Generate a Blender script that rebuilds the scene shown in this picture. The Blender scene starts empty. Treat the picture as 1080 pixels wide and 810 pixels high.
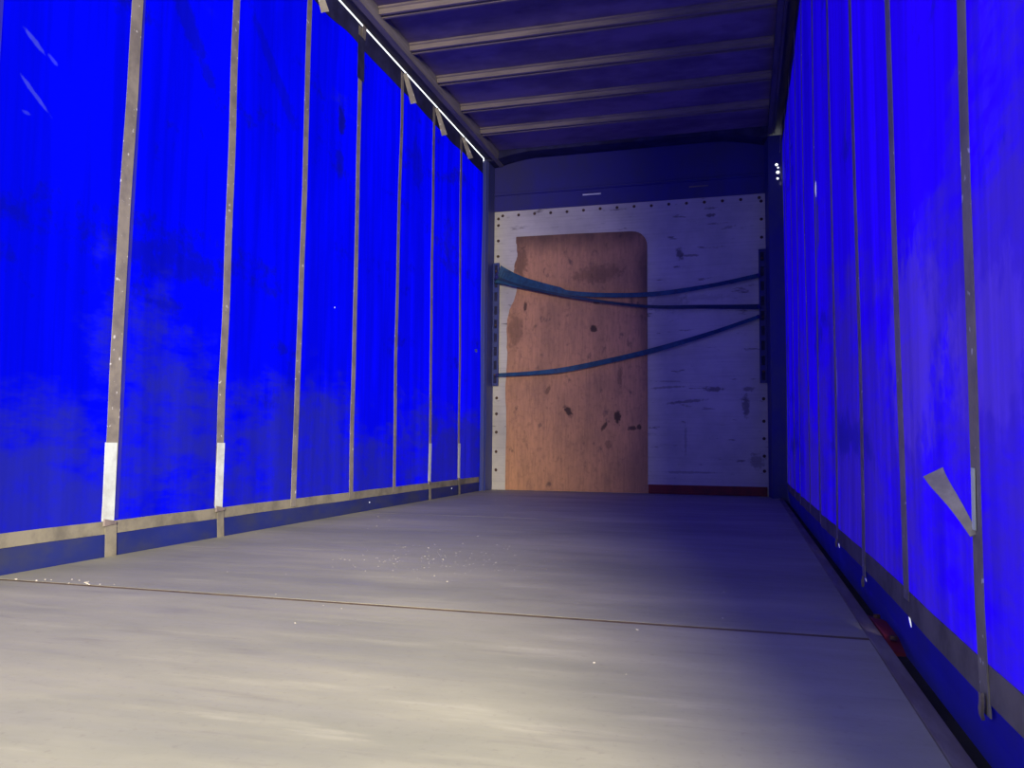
import bpy, bmesh, math, random
from mathutils import Vector, Matrix, noise
random.seed(4)
C = bpy.context.scene.collection

# ---------------------------------------------------------------- camera, world, lights
H_CAM = 0.415
cam_d = bpy.data.cameras.new('camera'); cam = bpy.data.objects.new('camera', cam_d); C.objects.link(cam)
cam_d.sensor_width = 36.0; cam_d.lens = 36.0 * 864.04 / 1080.0
cam_d.clip_start = 0.02
RT = Vector((0.96236053, 0.27162338, 0.00910761))
UP = Vector((0.01043752, -0.0704253, 0.99746245))
FW = Vector((-0.27157553, 0.95982343, 0.07060961))
m = Matrix.Identity(4)
for i in range(3):
    m[i][0] = RT[i]; m[i][1] = UP[i]; m[i][2] = -FW[i]
m.translation = Vector((0, 0, H_CAM))
cam.matrix_world = m
bpy.context.scene.camera = cam

sc = bpy.context.scene
sc.view_settings.view_transform = 'Standard'
sc.view_settings.look = 'None'
sc.view_settings.gamma = 1.0
sc.view_settings.use_curve_mapping = False
sc.view_settings.exposure = 0.0

SKY_LEFT, SKY_RIGHT, SKY_REAR = 1.55, 0.54, 0.55
w = bpy.data.worlds.new('world'); sc.world = w; w.use_nodes = True
nt = w.node_tree; nt.nodes.clear()
def N(nt, t, **k):
    n = nt.nodes.new(t)
    for a, b in k.items(): setattr(n, a, b)
    return n
def mth(nt, op, a, b=None, c=None, clamp=False):
    n = N(nt, 'ShaderNodeMath', operation=op); n.use_clamp = clamp
    for i, v in enumerate((a, b, c)):
        if v is None: continue
        if isinstance(v, (int, float)): n.inputs[i].default_value = v
        else: nt.links.new(v, n.inputs[i])
    return n.outputs[0]
def mrange(nt, v, a, b, c=0.0, d=1.0, smooth=True):
    n = N(nt, 'ShaderNodeMapRange'); n.clamp = True
    if smooth: n.interpolation_type = 'SMOOTHSTEP'
    nt.links.new(v, n.inputs[0])
    for i, q in enumerate((a, b, c, d)): n.inputs[i + 1].default_value = q
    return n.outputs[0]
tc = N(nt, 'ShaderNodeTexCoord'); sp = N(nt, 'ShaderNodeSeparateXYZ'); nt.links.new(tc.outputs['Generated'], sp.inputs[0])
side = mrange(nt, sp.outputs[0], -0.35, 0.35, SKY_LEFT, SKY_RIGHT)
rear = mrange(nt, sp.outputs[1], -0.75, -0.45, 0.0, 1.0)
low = mrange(nt, sp.outputs[2], -0.3, 0.15, 0.45, 1.0)
s = mth(nt, 'MULTIPLY', mth(nt, 'MULTIPLY', side, low), rear)
s = mth(nt, 'ADD', s, SKY_REAR)
bg = N(nt, 'ShaderNodeBackground'); bg.inputs[0].default_value = (0.90, 0.95, 1.0, 1)
nt.links.new(s, bg.inputs[1])
wo = N(nt, 'ShaderNodeOutputWorld'); nt.links.new(bg.outputs[0], wo.inputs[0])

# yard lamp shining in through the open rear from the right
ld = bpy.data.lights.new('yard_lamp', 'AREA'); lo = bpy.data.objects.new('yard_lamp', ld); C.objects.link(lo)
ld.shape = 'DISK'; ld.size = 1.5; ld.energy = 325; ld.spread = math.radians(82); ld.color = (1.0, 0.895, 0.67)
lo.location = (1.5, -3.4, 1.75)
lo.rotation_euler = (Vector((-0.9, 2.6, 0.0)) - lo.location).to_track_quat('-Z', 'Y').to_euler()

# ---------------------------------------------------------------- measurements
XL, XR, XC = -2.167, 0.285, 0.313
D = 6.883
ROOF = 2.95

# ---------------------------------------------------------------- material helpers
def newmat(name):
    mt = bpy.data.materials.new(name); mt.use_nodes = True
    nt = mt.node_tree; nt.nodes.clear()
    out = N(nt, 'ShaderNodeOutputMaterial')
    return mt, nt, out
def coord(nt, scale=(1, 1, 1), loc=(0, 0, 0)):
    t = N(nt, 'ShaderNodeTexCoord'); mp = N(nt, 'ShaderNodeMapping')
    mp.inputs['Scale'].default_value = scale; mp.inputs['Location'].default_value = loc
    nt.links.new(t.outputs['Object'], mp.inputs[0]); return mp.outputs[0]
def nz(nt, vec, scale, detail=5, rough=0.6):
    n = N(nt, 'ShaderNodeTexNoise'); n.inputs['Scale'].default_value = scale
    n.inputs['Detail'].default_value = detail; n.inputs['Roughness'].default_value = rough
    nt.links.new(vec, n.inputs['Vector']); return n.outputs['Fac']
def mixc(nt, f, a, b):
    n = N(nt, 'ShaderNodeMix', data_type='RGBA')
    if isinstance(f, (int, float)): n.inputs[0].default_value = f
    else: nt.links.new(f, n.inputs[0])
    for v, i in ((a, 6), (b, 7)):
        if isinstance(v, tuple): n.inputs[i].default_value = (*v, 1)
        else: nt.links.new(v, n.inputs[i])
    return n.outputs[2]
def princ(nt, out, col, rough=0.7, metal=0.0, bump=None, bstr=0.3, bdist=0.01, spec=0.3):
    p = N(nt, 'ShaderNodeBsdfPrincipled')
    if isinstance(col, tuple): p.inputs['Base Color'].default_value = (*col, 1)
    else: nt.links.new(col, p.inputs['Base Color'])
    if isinstance(rough, (int, float)): p.inputs['Roughness'].default_value = rough
    else: nt.links.new(rough, p.inputs['Roughness'])
    p.inputs['Metallic'].default_value = metal
    p.inputs['Specular IOR Level'].default_value = spec
    if bump is not None:
        b = N(nt, 'ShaderNodeBump'); b.inputs['Strength'].default_value = bstr; b.inputs['Distance'].default_value = bdist
        nt.links.new(bump, b.inputs['Height']); nt.links.new(b.outputs[0], p.inputs['Normal'])
    nt.links.new(p.outputs[0], out.inputs[0]); return p
def simple(name, c1, c2, scale=6, rough=0.7, metal=0.0, stretch=(1, 1, 1), lo_=0.35, hi_=0.7, spec=0.3, bstr=0.2):
    mt, nt, out = newmat(name); v = coord(nt, stretch)
    n1 = nz(nt, v, scale, 7, 0.65)
    princ(nt, out, mixc(nt, mrange(nt, n1, lo_, hi_), c1, c2), rough, metal, n1, bstr, 0.005, spec); return mt

def spots(nt, col, u, v_, lst, wobble=None):
    for (a, b, ra, rb, ang, c, f) in lst:
        da = mth(nt, 'SUBTRACT', u, a); db = mth(nt, 'SUBTRACT', v_, b); ca, sa = math.cos(ang), math.sin(ang)
        p = mth(nt, 'ADD', mth(nt, 'MULTIPLY', da, ca / ra), mth(nt, 'MULTIPLY', db, sa / ra))
        q = mth(nt, 'ADD', mth(nt, 'MULTIPLY', da, -sa / rb), mth(nt, 'MULTIPLY', db, ca / rb))
        d = mth(nt, 'SQRT', mth(nt, 'ADD', mth(nt, 'MULTIPLY', p, p), mth(nt, 'MULTIPLY', q, q)))
        if wobble is not None: d = mth(nt, 'ADD', d, mth(nt, 'MULTIPLY', mth(nt, 'SUBTRACT', wobble, 0.5), 2.2))
        col = mixc(nt, mth(nt, 'MULTIPLY', mrange(nt, d, 1.15, 0.55), f), col, c)
    return col
def holemask(nt, sp, holes):
    acc = None
    for (hy, hz, r, asp) in holes:
        dy = mth(nt, 'SUBTRACT', sp.outputs[1], hy); dz = mth(nt, 'MULTIPLY', mth(nt, 'SUBTRACT', sp.outputs[2], hz), 1.0 / asp)
        d = mth(nt, 'SQRT', mth(nt, 'ADD', mth(nt, 'MULTIPLY', dy, dy), mth(nt, 'MULTIPLY', dz, dz)))
        q = mth(nt, 'LESS_THAN', d, r)
        acc = q if acc is None else mth(nt, 'MAXIMUM', acc, q)
    return acc

# tarpaulin: translucent blue vinyl with soot, dust and pin holes
def curtain_mat(name, holes, marks, trans_hi, trans_lo, dirt_z, dust_amt, seed):
    mt, nt, out = newmat(name)
    t = N(nt, 'ShaderNodeTexCoord'); sp = N(nt, 'ShaderNodeSeparateXYZ'); nt.links.new(t.outputs['Object'], sp.inputs[0])
    v1 = coord(nt, (1, 1, 1.0), (seed, 0, 0)); v2 = coord(nt, (1, 1, 3.5), (seed, 3, 0)); v3 = coord(nt, (1, 5, 0.5), (0, seed, 0))
    big = nz(nt, v1, 1.0, 6, 0.6); streak = nz(nt, v2, 3.5, 7, 0.7); fold_shade = nz(nt, v3, 1.6, 3, 0.5); fine = nz(nt, v1, 14, 4, 0.7)
    zz = mrange(nt, sp.outputs[2], dirt_z, 0.1, -0.10, 0.13)
    a = mth(nt, 'ADD', mth(nt, 'MULTIPLY_ADD', big, 0.7, zz), mth(nt, 'MULTIPLY', streak, 0.3))
    dirt = mrange(nt, a, 0.50, 0.64)
    dirt = mth(nt, 'MULTIPLY', dirt, mrange(nt, fine, 0.25, 0.6, 0.65, 1.0))
    # patches of soot high up
    soot = mrange(nt, mth(nt, 'MULTIPLY_ADD', fine, 0.35, mth(nt, 'MULTIPLY', nz(nt, v2, 1.1, 3, 0.5), 0.65)), 0.56, 0.66)
    f2 = mrange(nt, fold_shade, 0.35, 0.65, 0.72, 1.0)  # darkness of the folds put into the cloth colour
    stripe = nz(nt, coord(nt, (1, 9, .25), (0, seed, 0)), 3.0, 4, 0.6); f2 = mth(nt, 'MULTIPLY', f2, mrange(nt, stripe, 0.4, 0.62, 0.86, 1.0))
    col = mixc(nt, dirt, trans_hi, trans_lo)
    col = mixc(nt, mth(nt, 'MULTIPLY', soot, 0.7), col, (0.004, 0.004, 0.30))
    col = spots(nt, col, sp.outputs[1], sp.outputs[2], marks, fine)
    vm = N(nt, 'ShaderNodeVectorMath', operation='SCALE'); nt.links.new(col, vm.inputs[0]); nt.links.new(f2, vm.inputs['Scale'])
    tr = N(nt, 'ShaderNodeBsdfTranslucent'); nt.links.new(vm.outputs[0], tr.inputs[0])
    p = N(nt, 'ShaderNodeBsdfPrincipled')
    nt.links.new(mixc(nt, mth(nt, 'MULTIPLY', dirt, dust_amt), (0.0, 0.003, 0.45), (0.13, 0.15, 0.20)), p.inputs['Base Color'])
    p.inputs['Roughness'].default_value = 0.55; p.inputs['Specular IOR Level'].default_value = 0.12
    mx = N(nt, 'ShaderNodeMixShader'); mx.inputs[0].default_value = 0.35
    nt.links.new(tr.outputs[0], mx.inputs[1]); nt.links.new(p.outputs[0], mx.inputs[2])
    acc = holemask(nt, sp, holes)
    tp = N(nt, 'ShaderNodeBsdfTransparent'); m2 = N(nt, 'ShaderNodeMixShader')
    nt.links.new(acc, m2.inputs[0]); nt.links.new(mx.outputs[0], m2.inputs[1]); nt.links.new(tp.outputs[0], m2.inputs[2])
    nt.links.new(m2.outputs[0], out.inputs[0]); return mt

holes_left = [(6.545, 1.182, .034, .40), (4.06, 1.15, .003, 1), (4.55, 0.045, .007, .6), (5.98, 0.055, .008, .6)]
SOOT = (0.004, 0.004, 0.16); PALE = (0.16, 0.18, 0.8)
marks_left = [(4.081, 2.231, .045, .10, 0, SOOT, .9), (4.071, 1.97, .045, .09, 0, SOOT, .6), (4.30, 2.62, .06, .22, 0, SOOT, .8),
              (2.02, 1.685, .05, .010, -.5, PALE, .5), (2.10, 1.655, .02, .008, -.5, PALE, .3), (2.04, 1.51, .07, .008, -.6, PALE, .45), (2.01, 1.44, .02, .008, 0, PALE, .3),
              (2.75, 2.15, .35, .05, -.9, SOOT, .5), (5.2, 2.35, .10, .2, .3, SOOT, .4), (3.4, 2.2, .3, .05, -.8, SOOT, .4)]
marks_right = [(3.72, 1.35, .10, .16, 0, (.03, .02, .12), .8), (2.75, 1.42, .03, .12, .4, (.02, .01, .3), .5), (3.15, .66, .012, .09, .1, (.25, .25, .9), .6),
               (1.75, .60, .28, .22, 0, (.06, .03, .50), .5), (1.25, .55, .20, .12, 0, (.06, .03, .50), .45)]
holes_right = [(1.845, 0.062, .016, .95), (2.50, 0.040, .010, .8), (2.44, 0.015, .009, .8), (3.15, 0.060, .020, .7),
               (3.74, 1.53, .020, 1.8), (6.52, 2.575, .03, .6), (6.60, 2.51, .022, .7), (6.55, 2.54, .03, .7), (6.54, 2.46, .03, .6)]
POST_HOLES = [(.272, 2.622, .012), (.283, 2.598, .008), (.281, 2.560, .014), (.279, 2.510, .010)]
M = {}
M['curtL'] = curtain_mat('blue_tarpaulin_left', holes_left, marks_left, (0.0, 0.0, 0.98), (0.009, 0.009, 0.37), 1.4, 0.17, 0.0)
M['curtR'] = curtain_mat('blue_tarpaulin_right', holes_right, marks_right, (0.012, 0.0, 0.98), (0.026, 0.010, 0.50), 1.7, 0.14, 7.0)

def webbing(name, c1, c2):
    mt, nt, out = newmat(name); v = coord(nt)
    n1 = nz(nt, v, 9, 6, 0.7); n2 = nz(nt, coord(nt, (1, 1, 1)), 45, 3, 0.5)
    col = mixc(nt, mrange(nt, n1, 0.35, 0.7), c1, c2)
    # pale worn patches in the grey coat
    pale_wear = mrange(nt, n2, 0.66, 0.70)
    col = mixc(nt, mth(nt, 'MULTIPLY', pale_wear, 0.8), col, (0.62, 0.62, 0.62))
    princ(nt, out, col, 0.45, 0, n2, 0.25, 0.002, 0.5); return mt
M['web'] = webbing('grey_webbing', (0.25, 0.225, 0.19), (0.15, 0.135, 0.125))
M['webdark'] = webbing('dirty_grey_webbing', (0.29, 0.26, 0.24), (0.17, 0.155, 0.15))
M['band'] = simple('dusty_band_webbing', (0.235, 0.215, 0.165), (0.12, 0.11, 0.095), 7, 0.8, stretch=(1, 1, 1))
M['bandR'] = simple('dusty_dark_band_webbing', (0.17, 0.15, 0.15), (0.09, 0.08, 0.08), 7, 0.8)
M['tail'] = simple('pale_worn_strap_tail', (0.48, 0.43, 0.38), (0.30, 0.27, 0.24), 20, 0.6)
M['white'] = simple('white_strap_end', (0.60, 0.66, 0.66), (0.45, 0.48, 0.47), 14, 0.5)
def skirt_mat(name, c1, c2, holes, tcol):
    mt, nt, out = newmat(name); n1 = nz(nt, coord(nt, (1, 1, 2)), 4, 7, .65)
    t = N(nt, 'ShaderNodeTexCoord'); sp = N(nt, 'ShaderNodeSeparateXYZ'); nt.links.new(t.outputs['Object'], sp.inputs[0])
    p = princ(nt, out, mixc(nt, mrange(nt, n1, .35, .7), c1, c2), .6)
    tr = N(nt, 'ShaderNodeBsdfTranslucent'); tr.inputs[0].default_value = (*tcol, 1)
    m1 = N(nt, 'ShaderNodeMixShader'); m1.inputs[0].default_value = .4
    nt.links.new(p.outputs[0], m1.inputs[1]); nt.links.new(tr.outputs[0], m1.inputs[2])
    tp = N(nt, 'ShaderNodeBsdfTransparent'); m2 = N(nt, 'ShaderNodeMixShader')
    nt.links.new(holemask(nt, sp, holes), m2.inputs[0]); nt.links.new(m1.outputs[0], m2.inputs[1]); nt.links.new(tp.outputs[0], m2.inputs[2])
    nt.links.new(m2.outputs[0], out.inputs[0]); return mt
M['skirt'] = skirt_mat('dusty_shaded_blue_skirt', (0.025, 0.04, 0.24), (0.055, 0.065, 0.14), holes_left, (0, 0, .5))  # chassis shade put into both skirt colours
M['skirtR'] = skirt_mat('shaded_blue_skirt', (0.03, 0.025, 0.42), (0.04, 0.035, 0.20), holes_right, (.02, 0, .7))
M['overlap'] = skirt_mat('pale_blue_overlap', (0.03, 0.03, 0.40), (0.05, 0.05, 0.30), [(0, 0, .001, 1)], (.03, .02, .9))
M['hem'] = simple('black_blue_hem', (0.012, 0.012, 0.05), (0.03, 0.03, 0.10), 9, 0.7)  # near-black carries the rail shade on the hems; also beam and backing
M['pocket'] = simple('dark_reinforcing_patch', (0.012, 0.014, 0.05), (0.03, 0.03, 0.08), 12, 0.7)
M['steel'] = simple('galvanised_steel', (0.22, 0.18, 0.17), (0.13, 0.11, 0.11), 8, 0.6, 0.0, (0.4, 4, 4), spec=0.4)
M['raildark'] = simple('dark_rail_steel', (0.10, 0.09, 0.10), (0.055, 0.05, 0.06), 8, 0.6, 0.0, (4, 0.4, 4))
M['raillight'] = simple('grey_rail_steel', (0.20, 0.18, 0.18), (0.12, 0.11, 0.11), 8, 0.6, 0.0, (4, 0.4, 4))
M['bluesteel'] = simple('blue_painted_steel', (0.022, 0.02, 0.20), (0.03, 0.028, 0.12), 3, 0.55, 0.0, (1, 1, .6), spec=0.35)
M['bluepost'] = simple('faded_blue_post_paint', (0.028, 0.045, 0.22), (0.05, 0.055, 0.15), 5, 0.5, 0.0, (1, 1, .3), spec=0.4)
mt, nt, out = newmat('drilled_blue_post_paint')
t = N(nt, 'ShaderNodeTexCoord'); sp = N(nt, 'ShaderNodeSeparateXYZ'); nt.links.new(t.outputs['Object'], sp.inputs[0])
p = princ(nt, out, mixc(nt, mrange(nt, nz(nt, coord(nt, (1, 1, .6)), 4, 6, 0.65), .35, .7), (0.022, 0.022, 0.17), (0.05, 0.055, 0.13)), .55)
acc = None
for hx, hz, r_ in POST_HOLES:
    dx = mth(nt, 'SUBTRACT', sp.outputs[0], hx); dz = mth(nt, 'SUBTRACT', sp.outputs[2], hz)
    q = mth(nt, 'LESS_THAN', mth(nt, 'SQRT', mth(nt, 'ADD', mth(nt, 'MULTIPLY', dx, dx), mth(nt, 'MULTIPLY', dz, dz))), r_)
    acc = q if acc is None else mth(nt, 'MAXIMUM', acc, q)
tp = N(nt, 'ShaderNodeBsdfTransparent'); m2 = N(nt, 'ShaderNodeMixShader')
nt.links.new(acc, m2.inputs[0]); nt.links.new(p.outputs[0], m2.inputs[1]); nt.links.new(tp.outputs[0], m2.inputs[2]); nt.links.new(m2.outputs[0], out.inputs[0])
M['postholes'] = mt
M['darkgap'] = simple('dark_gap_black', (0.012, 0.011, 0.014), (0.03, 0.027, 0.03), 6, 0.9)  # shade of the floor-edge gap put into the colour; subfloor shares it
M['red'] = simple('dull_red_paint', (0.20, 0.02, 0.022), (0.10, 0.018, 0.022), 9, 0.6)
M['screw'] = simple('rusty_screw_head', (0.10, 0.05, 0.035), (0.04, 0.03, 0.03), 40, 0.7)
M['bluestrap'] = simple('blue_polyester_strap', (0.025, 0.09, 0.17), (0.02, 0.045, 0.10), 16, 0.6)
M['bluestrap2'] = simple('dark_blue_polyester_strap', (0.022, 0.045, 0.09), (0.015, 0.025, 0.06), 16, 0.6)
M['daygap'] = simple('pale_daylight_slot', (0.85, 0.85, 0.85), (0.6, 0.6, 0.6), 14, 0.4)
M['grit'] = simple('pale_grit', (0.50, 0.47, 0.42), (0.33, 0.31, 0.27), 14, 0.6)

# white painted bulkhead board, scuffed
mt, nt, out = newmat('white_bulkhead_board'); v = coord(nt)
n1 = nz(nt, v, 2.2, 6, 0.6); n2 = nz(nt, coord(nt, (1, 1, 4.5), (3, 0, 0)), 4.2, 6, 0.65); n3 = nz(nt, coord(nt, (.35, 1, 14)), 6, 4, 0.6)
col = mixc(nt, mrange(nt, n1, 0.3, 0.75), (0.58, 0.55, 0.49), (0.40, 0.375, 0.35))
col = mixc(nt, mth(nt, 'MULTIPLY', mrange(nt, n3, 0.45, 0.72), 0.28), col, (0.30, 0.27, 0.25))
col = mixc(nt, mth(nt, 'MULTIPLY', mrange(nt, n2, 0.60, 0.70), 0.8), col, (0.10, 0.085, 0.09))
t = N(nt, 'ShaderNodeTexCoord'); sp = N(nt, 'ShaderNodeSeparateXYZ'); nt.links.new(t.outputs['Object'], sp.inputs[0])
GR = (0.09, 0.075, 0.08); wob = nz(nt, coord(nt, (1, 1, 1)), 26, 3, 0.7)
col = spots(nt, col, sp.outputs[0], sp.outputs[2], [(-.50, 2.00, .03, .06, .3, GR, .8), (-.42, 1.98, .09, .012, 0, GR, .6), (-.25, 2.31, .05, .018, 0, GR, .8), (-.23, .86, .09, .022, 0, GR, .75),
    (.02, .72, .03, .10, 0, GR, .7), (.04, .86, .05, .02, 0, GR, .6), (-.60, 1.60, .16, .10, 0, GR, .28), (-.45, .76, .18, .014, .1, GR, .6), (-.60, .88, .17, .010, .05, GR, .5), (-.60, .93, .12, .008, -.02, GR, .4),
    (-.30, 1.62, .2, .03, 0, GR, .2), (-.46, .45, .012, .14, 0, GR, .35), (-.1, 2.2, .06, .012, .2, GR, .4), (.10, .28, .06, .07, 0, GR, .5), (-.45, .18, .25, .012, 0, GR, .4)], wob)
princ(nt, out, col, 0.6, 0, n3, 0.15, 0.003); M['board'] = mt
# brown plywood
mt, nt, out = newmat('brown_plywood'); v = coord(nt)
n1 = nz(nt, coord(nt, (1.5, 1, .7)), 2.0, 6, 0.6); n2 = nz(nt, coord(nt, (9, 1, 1.2)), 5, 6, 0.7); n3 = nz(nt, coord(nt, (2, 1, 1.3), (5, 0, 0)), 5.0, 5, 0.6)
n4 = nz(nt, coord(nt, (1, 1, 1), (9, 0, 2)), 26, 3, 0.7)
col = mixc(nt, mrange(nt, n1, 0.35, 0.7), (0.60, 0.30, 0.155), (0.38, 0.20, 0.115))
col = mixc(nt, mth(nt, 'MULTIPLY', mrange(nt, n2, 0.4, 0.7), 0.45), col, (0.24, 0.13, 0.08))
col = mixc(nt, mth(nt, 'MULTIPLY', mrange(nt, n4, 0.5, 0.72), 0.25), col, (0.13, 0.07, 0.05))
col = mixc(nt, mth(nt, 'MULTIPLY', mrange(nt, n3, 0.58, 0.72), 0.7), col, (0.08, 0.055, 0.05))
# darker along the top and the right edge
t = N(nt, 'ShaderNodeTexCoord'); sp = N(nt, 'ShaderNodeSeparateXYZ'); nt.links.new(t.outputs['Object'], sp.inputs[0])
DK = (0.035, 0.022, 0.02)
ox = 1.38
col = spots(nt, col, sp.outputs[0], sp.outputs[2], [(-1.19 + ox, 1.86, .24, .08, .1, DK, .42), (-1.22 + ox, 1.20 + .19, .03, .03, 0, DK, .9), (-1.83 + ox, 1.60, .018, .06, 0, DK, .8), (-1.20 + ox, 1.62, .03, .03, 0, DK, .6),
    (-1.44 + ox, .68, .03, .055, .5, DK, .9), (-1.02 + ox, .63, .03, .06, 0, DK, .9), (-1.13 + ox, .56, .02, .05, -.6, DK, .8), (-.90 + ox, .54, .035, .02, 0, DK, .8), (-.84 + ox, .55, .02, .02, 0, DK, .8),
    (-1.62 + ox, .87, .02, .05, -.5, DK, .5), (-1.0 + ox, .98, .02, .10, 0, DK, .4), (-1.88 + ox, 2.0, .07, .16, 0, DK, .5), (-1.92 + ox, 1.4, .08, .16, 0, DK, .4), (-1.1 + ox, .4, .03, .04, 0, DK, .4)], n4)
e = mth(nt, 'MAXIMUM', mrange(nt, sp.outputs[2], 2.0, 2.23), mth(nt, 'MULTIPLY', mrange(nt, sp.outputs[0], 0.46, 0.62), mrange(nt, sp.outputs[2], 0.4, 1.6)))
e = mth(nt, 'MULTIPLY', e, mrange(nt, n1, 0.2, 0.6, 0.35, 0.8))
col = mixc(nt, e, col, (0.07, 0.045, 0.045))
princ(nt, out, col, 0.8, 0, n2, 0.25, 0.004); M['ply'] = mt
# worn grey floor
mt, nt, out = newmat('worn_floor'); v = coord(nt)
n1 = nz(nt, coord(nt, (.55, 1.3, 1)), 1.6, 7, 0.6); n2 = nz(nt, coord(nt, (.6, 3.6, 1), (2, 0, 0)), 3.2, 8, 0.7)
n3 = nz(nt, coord(nt, (.7, 4.5, 1), (4, 1, 0)), 4.0, 6, 0.65); n4 = nz(nt, v, 60, 3, 0.7)
col = mixc(nt, mrange(nt, n1, 0.3, 0.7), (0.235, 0.235, 0.18), (0.345, 0.335, 0.245))
col = mixc(nt, mth(nt, 'MULTIPLY', mrange(nt, n2, 0.52, 0.74), 0.38), col, (0.47, 0.455, 0.35))
col = mixc(nt, mth(nt, 'MULTIPLY', mrange(nt, n3, 0.54, 0.74), 0.32), col, (0.15, 0.135, 0.125))
col = mixc(nt, mth(nt, 'MULTIPLY', mrange(nt, n4, 0.55, 0.75), 0.25), col, (0.14, 0.12, 0.11))
b = mth(nt, 'ADD', mth(nt, 'MULTIPLY', n3, 0.7), mth(nt, 'MULTIPLY', n4, 0.3))
princ(nt, out, col, mrange(nt, n2, 0.3, 0.7, 0.5, 0.75), 0, b, 0.2, 0.002, 0.3); M['floor'] = mt
M['seam'] = simple('seam_dirt', (0.15, 0.105, 0.055), (0.08, 0.06, 0.038), 20, 0.9)
M['edge'] = simple('worn_edge_strip', (0.13, 0.10, 0.085), (0.22, 0.20, 0.17), 6, 0.5, 0.0, (3, .5, 1))
# roof skin
mt, nt, out = newmat('stained_roof_skin')
n1 = nz(nt, coord(nt, (.8, 1.5, 1)), 2.2, 5, 0.6); n2 = nz(nt, coord(nt, (.3, 6, 1)), 5, 3, 0.5)
col = mixc(nt, mrange(nt, n1, 0.35, 0.65), (0.20, 0.155, 0.24), (0.11, 0.085, 0.15))
col = mixc(nt, mth(nt, 'MULTIPLY', mrange(nt, n1, 0.62, 0.72), 0.6), col, (0.05, 0.04, 0.08))
princ(nt, out, col, 0.6, 0, n2, 0.2, 0.004, 0.2); M['roof'] = mt

# ---------------------------------------------------------------- geometry helpers
def box(bm, x0, x1, y0, y1, z0, z1):
    vs = [bm.verts.new((x, y, z)) for x in (x0, x1) for y in (y0, y1) for z in (z0, z1)]
    for f in ((0, 1, 3, 2), (4, 6, 7, 5), (0, 4, 5, 1), (2, 3, 7, 6), (0, 2, 6, 4), (1, 5, 7, 3)):
        bm.faces.new([vs[i] for i in f])
def prism(bm, pts, axis, a, b):
    """closed outline extruded along axis (0,1,2) from a to b"""
    def mk(p, q):
        l = list(p); l.insert(axis, q); return bm.verts.new(l)
    A = [mk(p, a) for p in pts]; B = [mk(p, b) for p in pts]; n = len(pts)
    bm.faces.new(A); bm.faces.new(B[::-1])
    for i in range(n): bm.faces.new((A[i], B[i], B[(i + 1) % n], A[(i + 1) % n]))
def ribbon(bm, path, wide, thick, wdir):
    """path: points; wdir(i) unit width direction; rectangular section"""
    rings = []
    for i, p in enumerate(path):
        p = Vector(p); a = Vector(path[max(i - 1, 0)]); b = Vector(path[min(i + 1, len(path) - 1)])
        t = (b - a).normalized(); wd = Vector(wdir(i) if callable(wdir) else wdir); wd = (wd - t * wd.dot(t)).normalized()
        n = t.cross(wd); W = (wide(i) if callable(wide) else wide) / 2; T = thick / 2
        rings.append([bm.verts.new(p + wd * sx * W + n * sy * T) for sx, sy in ((-1, -1), (1, -1), (1, 1), (-1, 1))])
    for r, q in zip(rings, rings[1:]):
        for k in range(4): bm.faces.new((r[k], r[(k + 1) % 4], q[(k + 1) % 4], q[k]))
    bm.faces.new(rings[0][::-1]); bm.faces.new(rings[-1])
def cyl(bm, c, r, h, axis, seg=10, r2=None):
    mt = {0: Matrix.Rotation(math.pi / 2, 4, 'Y'), 1: Matrix.Rotation(math.pi / 2, 4, 'X'), 2: Matrix.Identity(4)}[axis]
    bmesh.ops.create_cone(bm, cap_ends=True, segments=seg, radius1=r, radius2=r if r2 is None else r2, depth=h, matrix=Matrix.Translation(c) @ mt)
def link(name, bm, mat, parent=None, loc=(0, 0, 0), bevel=0.0, smooth=False):
    """bm is in scene coordinates; the object's origin goes to loc"""
    bmesh.ops.recalc_face_normals(bm, faces=bm.faces)
    if bevel: bmesh.ops.bevel(bm, geom=bm.edges[:], offset=bevel, segments=2, affect='EDGES', profile=0.6)
    if smooth:
        for f in bm.faces: f.smooth = True
    L = Vector(loc); PL = Vector(parent['_o']) if parent is not None and '_o' in parent else Vector((0, 0, 0))
    org = L if parent is None else PL
    for q in bm.verts: q.co -= org
    me = bpy.data.meshes.new(name); bm.to_mesh(me); bm.free()
    o = bpy.data.objects.new(name, me); C.objects.link(o); me.materials.append(mat)
    if parent is not None: o.parent = parent
    else: o.location = L
    o['_o'] = tuple(org)
    return o
def tag(o, label, cat, group=None, kind=None):
    o['label'] = label; o['category'] = cat
    if group: o['group'] = group
    if kind: o['kind'] = kind
    return o
def struct(o, label=None):
    o['kind'] = 'structure'
    if label: o['label'] = label
    return o
def thing(name, label, cat, loc=(0, 0, 0), group=None):
    o = bpy.data.objects.new(name, None); C.objects.link(o); o.location = loc; o['_o'] = tuple(loc)
    return tag(o, label, cat, group)

# ---------------------------------------------------------------- the body: floor, roof, back wall
Y0, Y1 = 0.0, D
S = 1.934
bm = bmesh.new()
box(bm, XL + .012, XR - .031, Y0, S - .011, -.03, 0)
box(bm, XL + .012, XR - .031, S + .011, 4.37, -.03, 0)
box(bm, XL + .012, XR - .031, 4.373, D, -.03, 0)
floor = struct(link('floor', bm, M['floor']))
bm = bmesh.new(); box(bm, XL + .012, XR - .031, S - .011, S + .011, -.03, -.0004)
link('seam_filler', bm, M['seam'], floor)['label'] = 'dirt packed brown floor seam'
bm = bmesh.new(); box(bm, XL + .012, XR - .031, Y0, D, -.14, -.031); link('subfloor', bm, M['darkgap'], floor)
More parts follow.
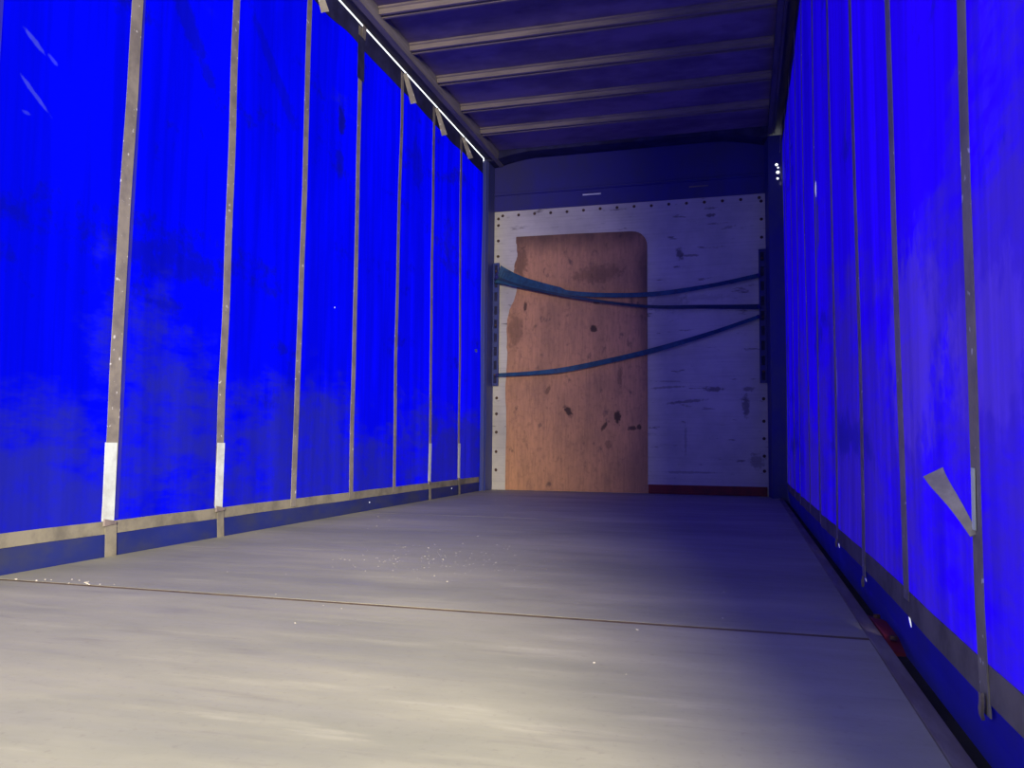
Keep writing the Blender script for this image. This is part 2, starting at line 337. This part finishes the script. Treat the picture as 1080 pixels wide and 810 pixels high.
# right floor edge angle; black ledge added as the unlit gap beyond it
bm = bmesh.new(); box(bm, XR - .030, XR, Y0, D - .2, -.05, .003)
struct(link('trim_1', bm, M['edge'], bevel=.002))
bm = bmesh.new(); prism(bm, [(XR + .001, -.2), (XR + .001, -.022), (XR + .036, -.022), (XR + .036, -.2)], 1, Y0, D)
struct(link('trim_2', bm, M['darkgap']))
# left edge strip
bm = bmesh.new(); box(bm, XL - .012, XL + .011, Y0, D - .23, -.14, -.002)
struct(link('trim_3', bm, M['edge']))

# roof skin
bm = bmesh.new(); box(bm, XL + .03, XC + .01, Y0, D + .08, ROOF, ROOF + .02)
struct(link('ceiling', bm, M['roof']))
# roof side rails (stepped steel)
bm = bmesh.new()
prism(bm, [(XL + .010, 2.885), (XL + .075, 2.878), (XL + .075, 2.90), (XL + .085, 2.90), (XL + .085, 2.949), (XL + .010, 2.949)], 1, Y0, D)
struct(link('trim_4', bm, M['raildark']))
bm = bmesh.new(); prism(bm, [(XL + .087, 2.866), (XL + .128, 2.866), (XL + .128, 2.874), (XL + .136, 2.90), (XL + .136, 2.949), (XL + .087, 2.949)], 1, Y0, D - .02)
struct(link('trim_5', bm, M['raillight']))
bm = bmesh.new()
prism(bm, [(XC + .045, 2.82), (XC + .028, 2.82), (XC + .028, 2.90), (XC - .050, 2.90), (XC - .050, 2.87), (XC - .07, 2.87), (XC - .07, 2.949), (XC + .045, 2.949)], 1, Y0, D)
struct(link('trim_6', bm, M['raildark']))
bm = bmesh.new(); prism(bm, [(XC - .072, 2.866), (XC - .105, 2.866), (XC - .105, 2.949), (XC - .072, 2.949)], 1, Y0, D - .02)
struct(link('trim_7', bm, M['raildark']))

# back wall: white board with screws
PL, PR, PT = -2.122, 0.187, 2.462
bm = bmesh.new(); box(bm, PL - .03, PR + .03, D, D + .018, 0, PT)
wall = struct(link('wall_back', bm, M['board']))
def screw(x, z, r=.014):
    b = bmesh.new(); cyl(b, (x, D - .003, z), r, .008, 1, 10, r * .7); link('screw', b, M['screw'], wall)
for i in range(16): screw(PL + .075 + i * (PR - PL - .12) / 15, PT - .035 + random.uniform(-.004, .004))
for z in (2.34, 2.20, 2.06, .80, .66, .50, .33, .17): screw(PL + .035, z)
for z in (2.40, 2.25, 2.10, .78, .60, .46, .32, .2): screw(PR - .03, z)
for z in (2.40,): screw(PL + .035, z)

# blue header above the board
bm = bmesh.new()
prism(bm, [(D - .012, PT), (D - .012, 2.60), (D - .024, 2.605), (D - .024, 2.618), (D - .006, 2.625), (D - .006, 2.949), (D + .05, 2.949), (D + .05, PT)], 0, PL - .03, PR + .03)
header = struct(link('trim_8', bm, M['bluesteel']))
for (a, b_, mm) in ((-1.321, -1.163, 'daygap'), (-.418, -.263, 'steel')):  # pale strips stand in for daylight gaps in the header
    bm = bmesh.new(); box(bm, a, b_, D - .020, D - .0125, 2.552, 2.562); link('daylight_slot_strip', bm, M[mm], header)['label'] = 'thin pale strip painted as a daylight gap'
# dark front roof beam with curved corners
bm = bmesh.new()
pts = [(PL - .04, 2.949), (PL - .04, 2.86)]
for k in range(9):
    a = k / 8; pts.append((PL + .02 + a * .40, 2.86 + .062 * math.sin(a * math.pi / 2)))
for k in range(9):
    a = 1 - k / 8; pts.append((PR - .02 - a * .40, 2.86 + .062 * math.sin(a * math.pi / 2)))
pts += [(PR + .04, 2.86), (PR + .04, 2.949)]
prism(bm, pts, 0, 0, 1) if False else None
def prism_y(bm, pts, y0, y1):
    A = [bm.verts.new((x, y0, z)) for x, z in pts]; B = [bm.verts.new((x, y1, z)) for x, z in pts]; n = len(pts)
    bm.faces.new(A); bm.faces.new(B[::-1])
    for i in range(n): bm.faces.new((A[i], B[i], B[(i + 1) % n], A[(i + 1) % n]))
prism_y(bm, pts, D - .20, D - .025)
struct(link('trim_9', bm, M['hem']))
# corner posts
bm = bmesh.new()
prism(bm, [(XL + .002, D - .22), (PL - .012, D - .22), (PL - .012, D - .205), (PL, D - .19), (PL, D + .02), (XL - .10, D + .02), (XL - .10, D - .19), (XL + .002, D - .19)], 2, -.14, 2.86)
struct(link('trim_10', bm, M['bluepost'], bevel=.002))
bm = bmesh.new()
prism(bm, [(XC + .045, D - .22), (PR + .022, D - .22), (PR + .022, D - .19), (PR, D - .06), (PR, D + .02), (PR + .03, D + .02), (PR + .03, D - .06), (PR + .028, D - .214), (XC + .045, D - .214)], 2, -.14, 2.86)
struct(link('trim_11', bm, M['postholes']))
# red kick strip
bm = bmesh.new(); box(bm, -.765, PR - .01, D - .012, D - .001, .001, .075)
struct(link('trim_12', bm, M['red'], bevel=.002))

# roof bows
for i, y in enumerate((3.80, 4.27, 4.73, 5.215, 5.71, 6.19)):
    bm = bmesh.new(); x0, x1 = XL + .138, XC - .107
    prof = [(y - .045, ROOF - .001), (y - .045, 2.938), (y - .034, 2.934), (y - .031, 2.905), (y - .014, 2.905), (y - .011, 2.934),
            (y + .011, 2.934), (y + .014, 2.905), (y + .031, 2.905), (y + .034, 2.934), (y + .045, 2.938), (y + .045, ROOF - .001)]
    def mk(x): return [bm.verts.new((x, q[0], q[1])) for q in prof]
    secs = [mk(x0 + (x1 - x0) * k / 6) for k in range(7)]; n = len(prof)
    bm.faces.new(secs[0]); bm.faces.new(secs[-1][::-1])
    for a, b_ in zip(secs, secs[1:]):
        for k in range(n): bm.faces.new((a[k], b_[k], b_[(k + 1) % n], a[(k + 1) % n]))
    lab = ['grey steel roof bow nearest the open rear, sixth from the back wall', 'grey steel roof bow, fifth from the back wall, at the top of the photo',
           'grey steel roof bow, fourth from the back wall', 'grey steel roof bow, third from the back wall',
           'grey steel roof bow, second from the back wall', 'grey steel roof bow closest to the dark front beam'][i]
    tag(link('roof_bow', bm, M['steel'], loc=(0, y, ROOF)), lab, 'roof beam', 'roof bows under the ceiling')

# slotted lashing rails on both posts
for sx, x0, x1, mat, lab in ((-1, PL + .001, -2.066, 'bluepost', 'blue slotted lashing rail on the left post, holding the strap ends'),
                             (1, .130, PR - .001, 'bluesteel', 'dark blue slotted lashing rail on the right post, holding the strap ends')):
    r = thing('lashing_rail', lab, 'rail', ((x0 + x1) / 2, D - .03, .90))
    bm = bmesh.new(); ys, ye = D - .034, D - .020
    z = .905; n = 9; step = (1.995 - .905) / n
    box(bm, x0, x0 + .014, ys, ye, .905, 1.995); box(bm, x1 - .014, x1, ys, ye, .905, 1.995)
    for k in range(n + 1): box(bm, x0 + .014, x1 - .014, ys, ye, max(.905, .905 + k * step - .022), min(1.995, .905 + k * step + .022))
    link('slotted_plate', bm, M[mat], r)
    bm = bmesh.new(); box(bm, x0 + .004, x1 - .004, D - .019, D - .001, .91, 1.99); link('backing', bm, M['hem'], r)
    for z in (.98, 1.42, 1.9):
        bm = bmesh.new(); cyl(bm, ((x0 + x1) / 2, ys - .003, 1.0 + (z - .98) * 1.0), .009, .008, 1, 8); link('bolt', bm, M['screw'], r)

# brown plywood sheet: torn left edge, rounded upper right corner
pts = [(-1.998, .002), (-1.995, .5), (-2.003, .9), (-1.992, 1.2), (-1.998, 1.38), (-1.99, 1.52), (-1.965, 1.60), (-1.93, 1.67), (-1.905, 1.76),
       (-1.915, 1.82), (-1.94, 1.90), (-1.93, 1.98), (-1.905, 2.05), (-1.915, 2.15), (-1.918, 2.225)]
pts2 = []
for a, b_ in zip(pts, pts[1:]):
    for k in range(4):
        t_ = k / 4; j = random.uniform(-.004, .004) if a[1] > .1 else 0
        pts2.append((a[0] + (b_[0] - a[0]) * t_ + j, a[1] + (b_[1] - a[1]) * t_))
pts2 += [(-1.918, 2.225), (-1.4, 2.222), (-.90, 2.212)]
for k in range(1, 8):
    a = math.pi / 2 * (1 - k / 7); pts2.append((-.895 + .125 * math.cos(a), 2.085 + .125 * math.sin(a)))
pts2 += [(-.769, 1.0), (-.768, .002)]
bm = bmesh.new(); prism_y(bm, pts2, D - .010, D - .0005)
tag(link('plywood_sheet', bm, M['ply'], loc=(-1.38, D, 0)), 'brown stained plywood sheet with torn left edge against the white back wall', 'plywood sheet')

# ---------------------------------------------------------------- side curtains
LY = [2.427, 3.047, 3.662, 4.271, 4.877, 5.483, 6.091]
RY = [1.29, 1.865, 2.485, 3.145, 3.75, 4.36, 4.97, 5.58, 6.15]
def cxl(y, z):
    s_ = math.sin(math.pi * ((y - LY[0]) / .6109)) ** 2
    n = noise.noise(Vector((y * 1.3, z * .7, 3))) * .010 + noise.noise(Vector((y * 5, z * .9, 8))) * .004
    e = min(1, max(0, (2.8 - z) / .3)) * min(1, max(0, z / .1 + .2))
    return XL - .008 * s_ * e + n * e
def cxr(y, z):
    far = min(1, max(0, (y - 2.4) / 1.5))
    n = noise.noise(Vector((y * 1.1, z * .6, 13))) * .012 + noise.noise(Vector((y * 4.5, z * .35, 21))) * (.003 + .014 * far)
    e = min(1, max(0, (2.9 - z) / .3)) * (1 if z > .2 else .35 + .65 * max(0, z / .2))
    out = .030 * max(0, (.06 - z) / .15)
    return XC + .006 + n * e + out
def curtain(name, fx, y0, y1, z0, z1, mat, label, ny, nzr):
    root = thing(name, label, 'curtain', (fx(y0, 0), y0, z0))
    # keep object coordinates equal to scene coordinates for the cloth mesh
    root.location = (0, 0, 0); root['_o'] = (0.0, 0.0, 0.0)
    bm = bmesh.new(); g = [[bm.verts.new((fx(y0 + (y1 - y0) * i / ny, z0 + (z1 - z0) * j / nzr), y0 + (y1 - y0) * i / ny, z0 + (z1 - z0) * j / nzr)) for j in range(nzr + 1)] for i in range(ny + 1)]
    for i in range(ny):
        for j in range(nzr): bm.faces.new((g[i][j], g[i + 1][j], g[i + 1][j + 1], g[i][j + 1]))
    link('tarpaulin', bm, mat, root, smooth=True)
    return root
def strip(root, name, fx, sgn, ya, za, yb, zb, wide, mat, off=.004, thick=.002, n=40, wob=0.0, label=None, lift=None, parent=None):
    """webbing lying on the curtain from (ya,za) to (yb,zb)"""
    path = []
    for k in range(n + 1):
        t_ = k / n; y = ya + (yb - ya) * t_ + wob * noise.noise(Vector((ya * 7, t_ * 5, 2))); z = za + (zb - za) * t_
        path.append((fx(y, z) + sgn * (off + (lift(t_) if lift else 0)), y, z))
    bm = bmesh.new(); ribbon(bm, path, wide, thick, (0, 1, 0) if abs(zb - za) > abs(yb - ya) else (0, 0, 1))
    o = link(name, bm, mat, parent or root)
    if label: o['label'] = label
    return o

left = curtain('side_curtain', cxl, Y0, D - .215, -.02, 2.8795, M['curtL'], 'bright blue tarpaulin side curtain on the left with seven grey straps', 260, 90)
right = curtain('side_curtain', cxr, Y0, D - .222, -.16, 2.90, M['curtR'], 'darker blue tarpaulin side curtain on the right with a folded loose strap', 260, 100)
# top hems, roof rail shade put into their dark colour
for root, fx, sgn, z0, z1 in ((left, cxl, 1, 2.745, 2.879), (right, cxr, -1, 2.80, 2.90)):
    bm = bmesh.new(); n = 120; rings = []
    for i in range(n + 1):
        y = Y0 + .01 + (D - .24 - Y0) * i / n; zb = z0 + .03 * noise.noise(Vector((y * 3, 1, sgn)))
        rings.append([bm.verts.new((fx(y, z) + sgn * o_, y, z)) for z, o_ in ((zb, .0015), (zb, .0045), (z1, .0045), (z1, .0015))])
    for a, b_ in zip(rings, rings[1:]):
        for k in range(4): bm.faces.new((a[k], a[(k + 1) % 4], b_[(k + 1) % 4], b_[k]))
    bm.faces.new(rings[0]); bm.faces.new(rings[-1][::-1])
    link('shaded_top_hem', bm, M['hem'], root)['label'] = 'top hem with the roof rail shade in its colour'
# added strips below the bands: chassis shade put into a duller, less translucent colour
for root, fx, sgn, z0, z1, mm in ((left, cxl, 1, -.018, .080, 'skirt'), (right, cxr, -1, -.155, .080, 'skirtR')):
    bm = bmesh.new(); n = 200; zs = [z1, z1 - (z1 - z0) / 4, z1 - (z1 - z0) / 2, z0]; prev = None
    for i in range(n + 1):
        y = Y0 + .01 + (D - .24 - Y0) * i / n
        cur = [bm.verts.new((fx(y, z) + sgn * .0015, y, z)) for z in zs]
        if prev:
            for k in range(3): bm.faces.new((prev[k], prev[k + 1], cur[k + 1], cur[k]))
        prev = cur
    o = link('shaded_skirt', bm, M[mm], root); o['label'] = 'dusty skirt below the band with chassis shade in its colour'
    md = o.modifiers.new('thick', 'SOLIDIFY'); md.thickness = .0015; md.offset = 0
# horizontal band near the bottom
strip(left, 'bottom_band', cxl, 1, Y0 + .02, .104, D - .24, .096, .045, M['band'], off=.004, n=160)
strip(right, 'bottom_band', cxr, -1, Y0 + .02, .100, D - .24, .096, .050, M['bandR'], off=.004, n=160)

strip(left, 'pale_strip', cxl, 1, 2.445, .13, 2.49, 2.75, .05, M['overlap'], off=.0025, thick=.001, n=50)['label'] = 'paler welded seam beside the first strap'
strip(left, 'pale_strip', cxl, 1, 1.82, .13, 1.85, 2.75, .12, M['overlap'], off=.0025, thick=.001, n=50)  # glare stripe near the rear put in as a paler cloth strip
LW = [.056, .048, .046, .046, .042, .042, .042]
for i, y in enumerate(LY):
    topz = 2.862
    wt = i in (0, 1, 5, 6)
    # each strap leans as in the photograph
    yt = y + (.045, .02, .02, .0, .01, -.01, -.02)[i]; yb = y - (.015, .0, .0, .0, .0, -.0, -.02)[i]
    s_ = strip(left, 'webbing_strap', cxl, 1, yb, .132 if wt else .085, yt, topz, LW[i], M['web'], off=.008, n=60, wob=.010,
               label=('first', 'second', 'third', 'fourth', 'fifth', 'sixth', 'seventh')[i] + ' grey strap from the rear')
    if wt:
        strip(left, 'strap_end', cxl, 1, yb - .0, .125, yb + .002, .400, LW[i] + .001, M['white'], off=.0115, n=8, label='clean white lower strap end', parent=s_)
        strip(left, 'strap_foot', cxl, 1, yb + .022, -.012, yb + .014, .112, LW[i] - .003, M['band'], off=.0115, n=6, parent=s_)
        bm = bmesh.new(); x = cxl(yb, .115) + .014
        prism(bm, [(yb - .022, .108), (yb + .036, .112), (yb + .036, .122), (yb - .022, .134)], 0, x - .004, x + .004)
        link('hook', bm, M['steel'], s_, bevel=.001)
    if i == 3:
        strip(left, 'reinforcing_patch', cxl, 1, yt + .0, 2.54, yt + .0, 2.80, .085, M['pocket'], off=.012, n=6, label='dark patch over the strap', parent=s_)
        strip(left, 'strap_tail', cxl, 1, yt + .02, 2.80, yt + .035, 2.885, .045, M['web'], off=.016, n=4, parent=s_)
    if i in (2, 4, 5, 6):
        def lf(t_): return .02 * (1 - t_)
        ln = {2: .20, 4: .20, 5: .20, 6: .17}[i]
        bm = bmesh.new(); x = XL
        path = [(x + .016 + .055 * t_, yt + .02 + .03 * t_, topz - ln * t_) for t_ in [k / 8 for k in range(9)]]
        ribbon(bm, path, lambda k: .026 + .016 * k / 8, .002, (.85, .5, 0)); link('strap_tail', bm, M['web'], s_)['label'] = 'loose strap tail'

for i, y in enumerate(RY):
    z0 = (.055, .105, .055, .085, .08, .08, .08, .08, .08)[i]
    far = i >= 3
    s_ = strip(right, 'webbing_strap', cxr, -1, y - (.03 if i < 2 else .015), z0, y + .035, 2.87, (.042, .050, .050, .044, .040, .036, .036, .036, .036)[i],
               M['webdark'] if i else M['web'], off=.006, n=60, wob=.012,
               label=('first', 'second', 'third', 'fourth', 'fifth', 'sixth', 'seventh', 'eighth', 'ninth')[i] + ' grey strap from the rear')
    if i == 0:
        yy = y - .018
        strip(right, 'strap_end', cxr, -1, yy + .0, .30, yy - .002, .385, .014, M['white'], off=.009, n=4, label='clean white strap piece', parent=s_)
        bm = bmesh.new()
        path = []
        for k in range(13):
            t_ = k / 12
            path.append((XC - .008 - .035 * math.sin(t_ * 1.3), yy + .004 + .075 * t_ ** 1.15, .292 + .088 * t_ + .006 * math.sin(t_ * 4)))
        ribbon(bm, path, lambda k: .010 + .020 * k / 12, .003, (.8, -.2, .5)); link('strap_tail', bm, M['tail'], s_)['label'] = 'folded loose strap tail'
        bm = bmesh.new(); path = [(cxr(yy, z) - .012, yy - .006 + .010 * math.sin(z * 60), z) for z in [.05 + .005 * k for k in range(8)]]
        ribbon(bm, path, .012, .004, (0, 1, 0)); link('hook', bm, M['steel'], s_)
    if i in (2, 3):
        bm = bmesh.new(); yy = y - (.03 if i < 2 else .015)
        path = [(cxr(yy, z0) - .010, yy + .012 * math.cos(a), z0 - .012 + .016 * math.sin(a)) for a in [2.2 + k * .6 for k in range(8)]]
        ribbon(bm, path, .005, .004, (1, 0, 0)); link('hook', bm, M['steel'], s_)
# pale strap tail hanging at the far top of the right curtain
bm = bmesh.new()
ribbon(bm, [(XC - .018 - .012 * k / 6, 6.28 + .03 * k / 6, 2.86 - .26 * k / 6) for k in range(7)], lambda k: .03 + .01 * k / 6, .003, (0, 1, 0))
link('strap_tail', bm, M['web'], right)['label'] = 'pale strap tail hanging at the far top'

# ---------------------------------------------------------------- ratchet lashing straps across the back wall
def lashing(pts, wfun, mat, label, hook=True):
    # smooth catmull-rom path
    P_ = [Vector((x, D - yo, z)) for x, z, yo in pts]; path = []
    for i in range(len(P_) - 1):
        p0 = P_[max(i - 1, 0)]; p1 = P_[i]; p2 = P_[i + 1]; p3 = P_[min(i + 2, len(P_) - 1)]
        for k in range(10):
            t_ = k / 10
            path.append(.5 * ((2 * p1) + (-p0 + p2) * t_ + (2 * p0 - 5 * p1 + 4 * p2 - p3) * t_ ** 2 + (-p0 + 3 * p1 - 3 * p2 + p3) * t_ ** 3))
    path.append(P_[-1]); n = len(path) - 1
    r = thing('lashing_strap', label, 'strap', tuple(P_[0]), 'blue lashing straps across the back wall')
    bm = bmesh.new(); ribbon(bm, path, lambda i: wfun(i / n), .003, lambda i: (0, .5 * math.sin(i / n * 9), 1)); link('strap_webbing', bm, M[mat], r)
    for p, s_ in ((P_[0], -1), (P_[-1], 1)):
        bm = bmesh.new()
        hp = [p + Vector((s_ * (-.012 + .03 * k / 8), -.004 + .004 * math.sin(k), .004 * math.sin(k * .8))) for k in range(9)]
        ribbon(bm, hp, .026, .006, (0, 0, 1)); link('hook', bm, M['bluesteel'], r)
lashing([(-2.075, 1.890, .05), (-1.80, 1.79, .06), (-1.36, 1.685, .065), (-.77, 1.655, .06), (-.3, 1.70, .055), (.128, 1.775, .05)],
        lambda t_: .115 * (1 - t_ * 2.4) + .05 if t_ < .35 else .038, 'bluestrap', 'blue lashing strap, topmost of three, widest at its left end')
lashing([(-2.075, 1.855, .07), (-1.80, 1.755, .085), (-1.36, 1.648, .085), (-.77, 1.553, .07), (-.3, 1.535, .055), (.128, 1.520, .05)],
        lambda t_: .022 + .022 * max(0, t_ - .5) * 2, 'bluestrap2', 'thin dark blue lashing strap, middle one of three on the right side')
lashing([(-2.065, .998, .05), (-1.75, 1.010, .06), (-1.40, 1.045, .06), (-.77, 1.172, .06), (-.3, 1.30, .055), (.128, 1.440, .05)],
        lambda t_: .030 + .014 * math.sin(t_ * 3.1), 'bluestrap', 'blue lashing strap, lowest of three, rising to the right')

# ---------------------------------------------------------------- small things
# red rounded bracket between floor edge and right curtain
br = thing('side_bracket', 'dull red rounded steel bracket beside the right floor edge', 'bracket', (.305, 2.08, -.08))
bm = bmesh.new()
pr = [(1.86, -.084), (1.86, -.045), (1.90, -.012), (1.98, .004), (2.14, .006), (2.24, -.006), (2.28, -.04), (2.28, -.084)]
A = [bm.verts.new((XR + .003, y, z)) for y, z in pr]; B = [bm.verts.new((XR + .036, y, z - .006)) for y, z in pr]; n = len(pr)
bm.faces.new(A); bm.faces.new(B[::-1])
for i in range(n): bm.faces.new((A[i], B[i], B[(i + 1) % n], A[(i + 1) % n]))
link('body', bm, M['red'], br, bevel=.003)
for y in (1.95, 2.18):
    bm = bmesh.new(); cyl(bm, (XR + .02, y, .003), .008, .008, 2, 8); link('bolt', bm, M['screw'], br)

# crumbs and grit on the floor
bm = bmesh.new()
def crumb(x, y, r):
    mtx = Matrix.Translation((x, y, r * .35)) @ Matrix.Rotation(random.uniform(0, 6), 4, 'Z') @ Matrix.Diagonal((random.uniform(.7, 1.8), 1, .5, 1))
    bmesh.ops.create_icosphere(bm, subdivisions=1, radius=r, matrix=mtx)
for k in range(170): crumb(random.gauss(-1.05, .22), random.gauss(2.75, .2), random.uniform(.0006, .0018))
for k in range(60): crumb(random.uniform(-2.1, .2), random.uniform(1.0, 6.5), random.uniform(.0008, .003))
for k in range(14): crumb(random.gauss(-1.85, .12), random.gauss(1.96, .02), random.uniform(.0015, .005))
tag(link('floor_grit', bm, M['grit']), 'pale crumbs of grit scattered over the grey floor', 'grit', kind='stuff')

for o in bpy.data.objects:
    if '_o' in o: del o['_o']
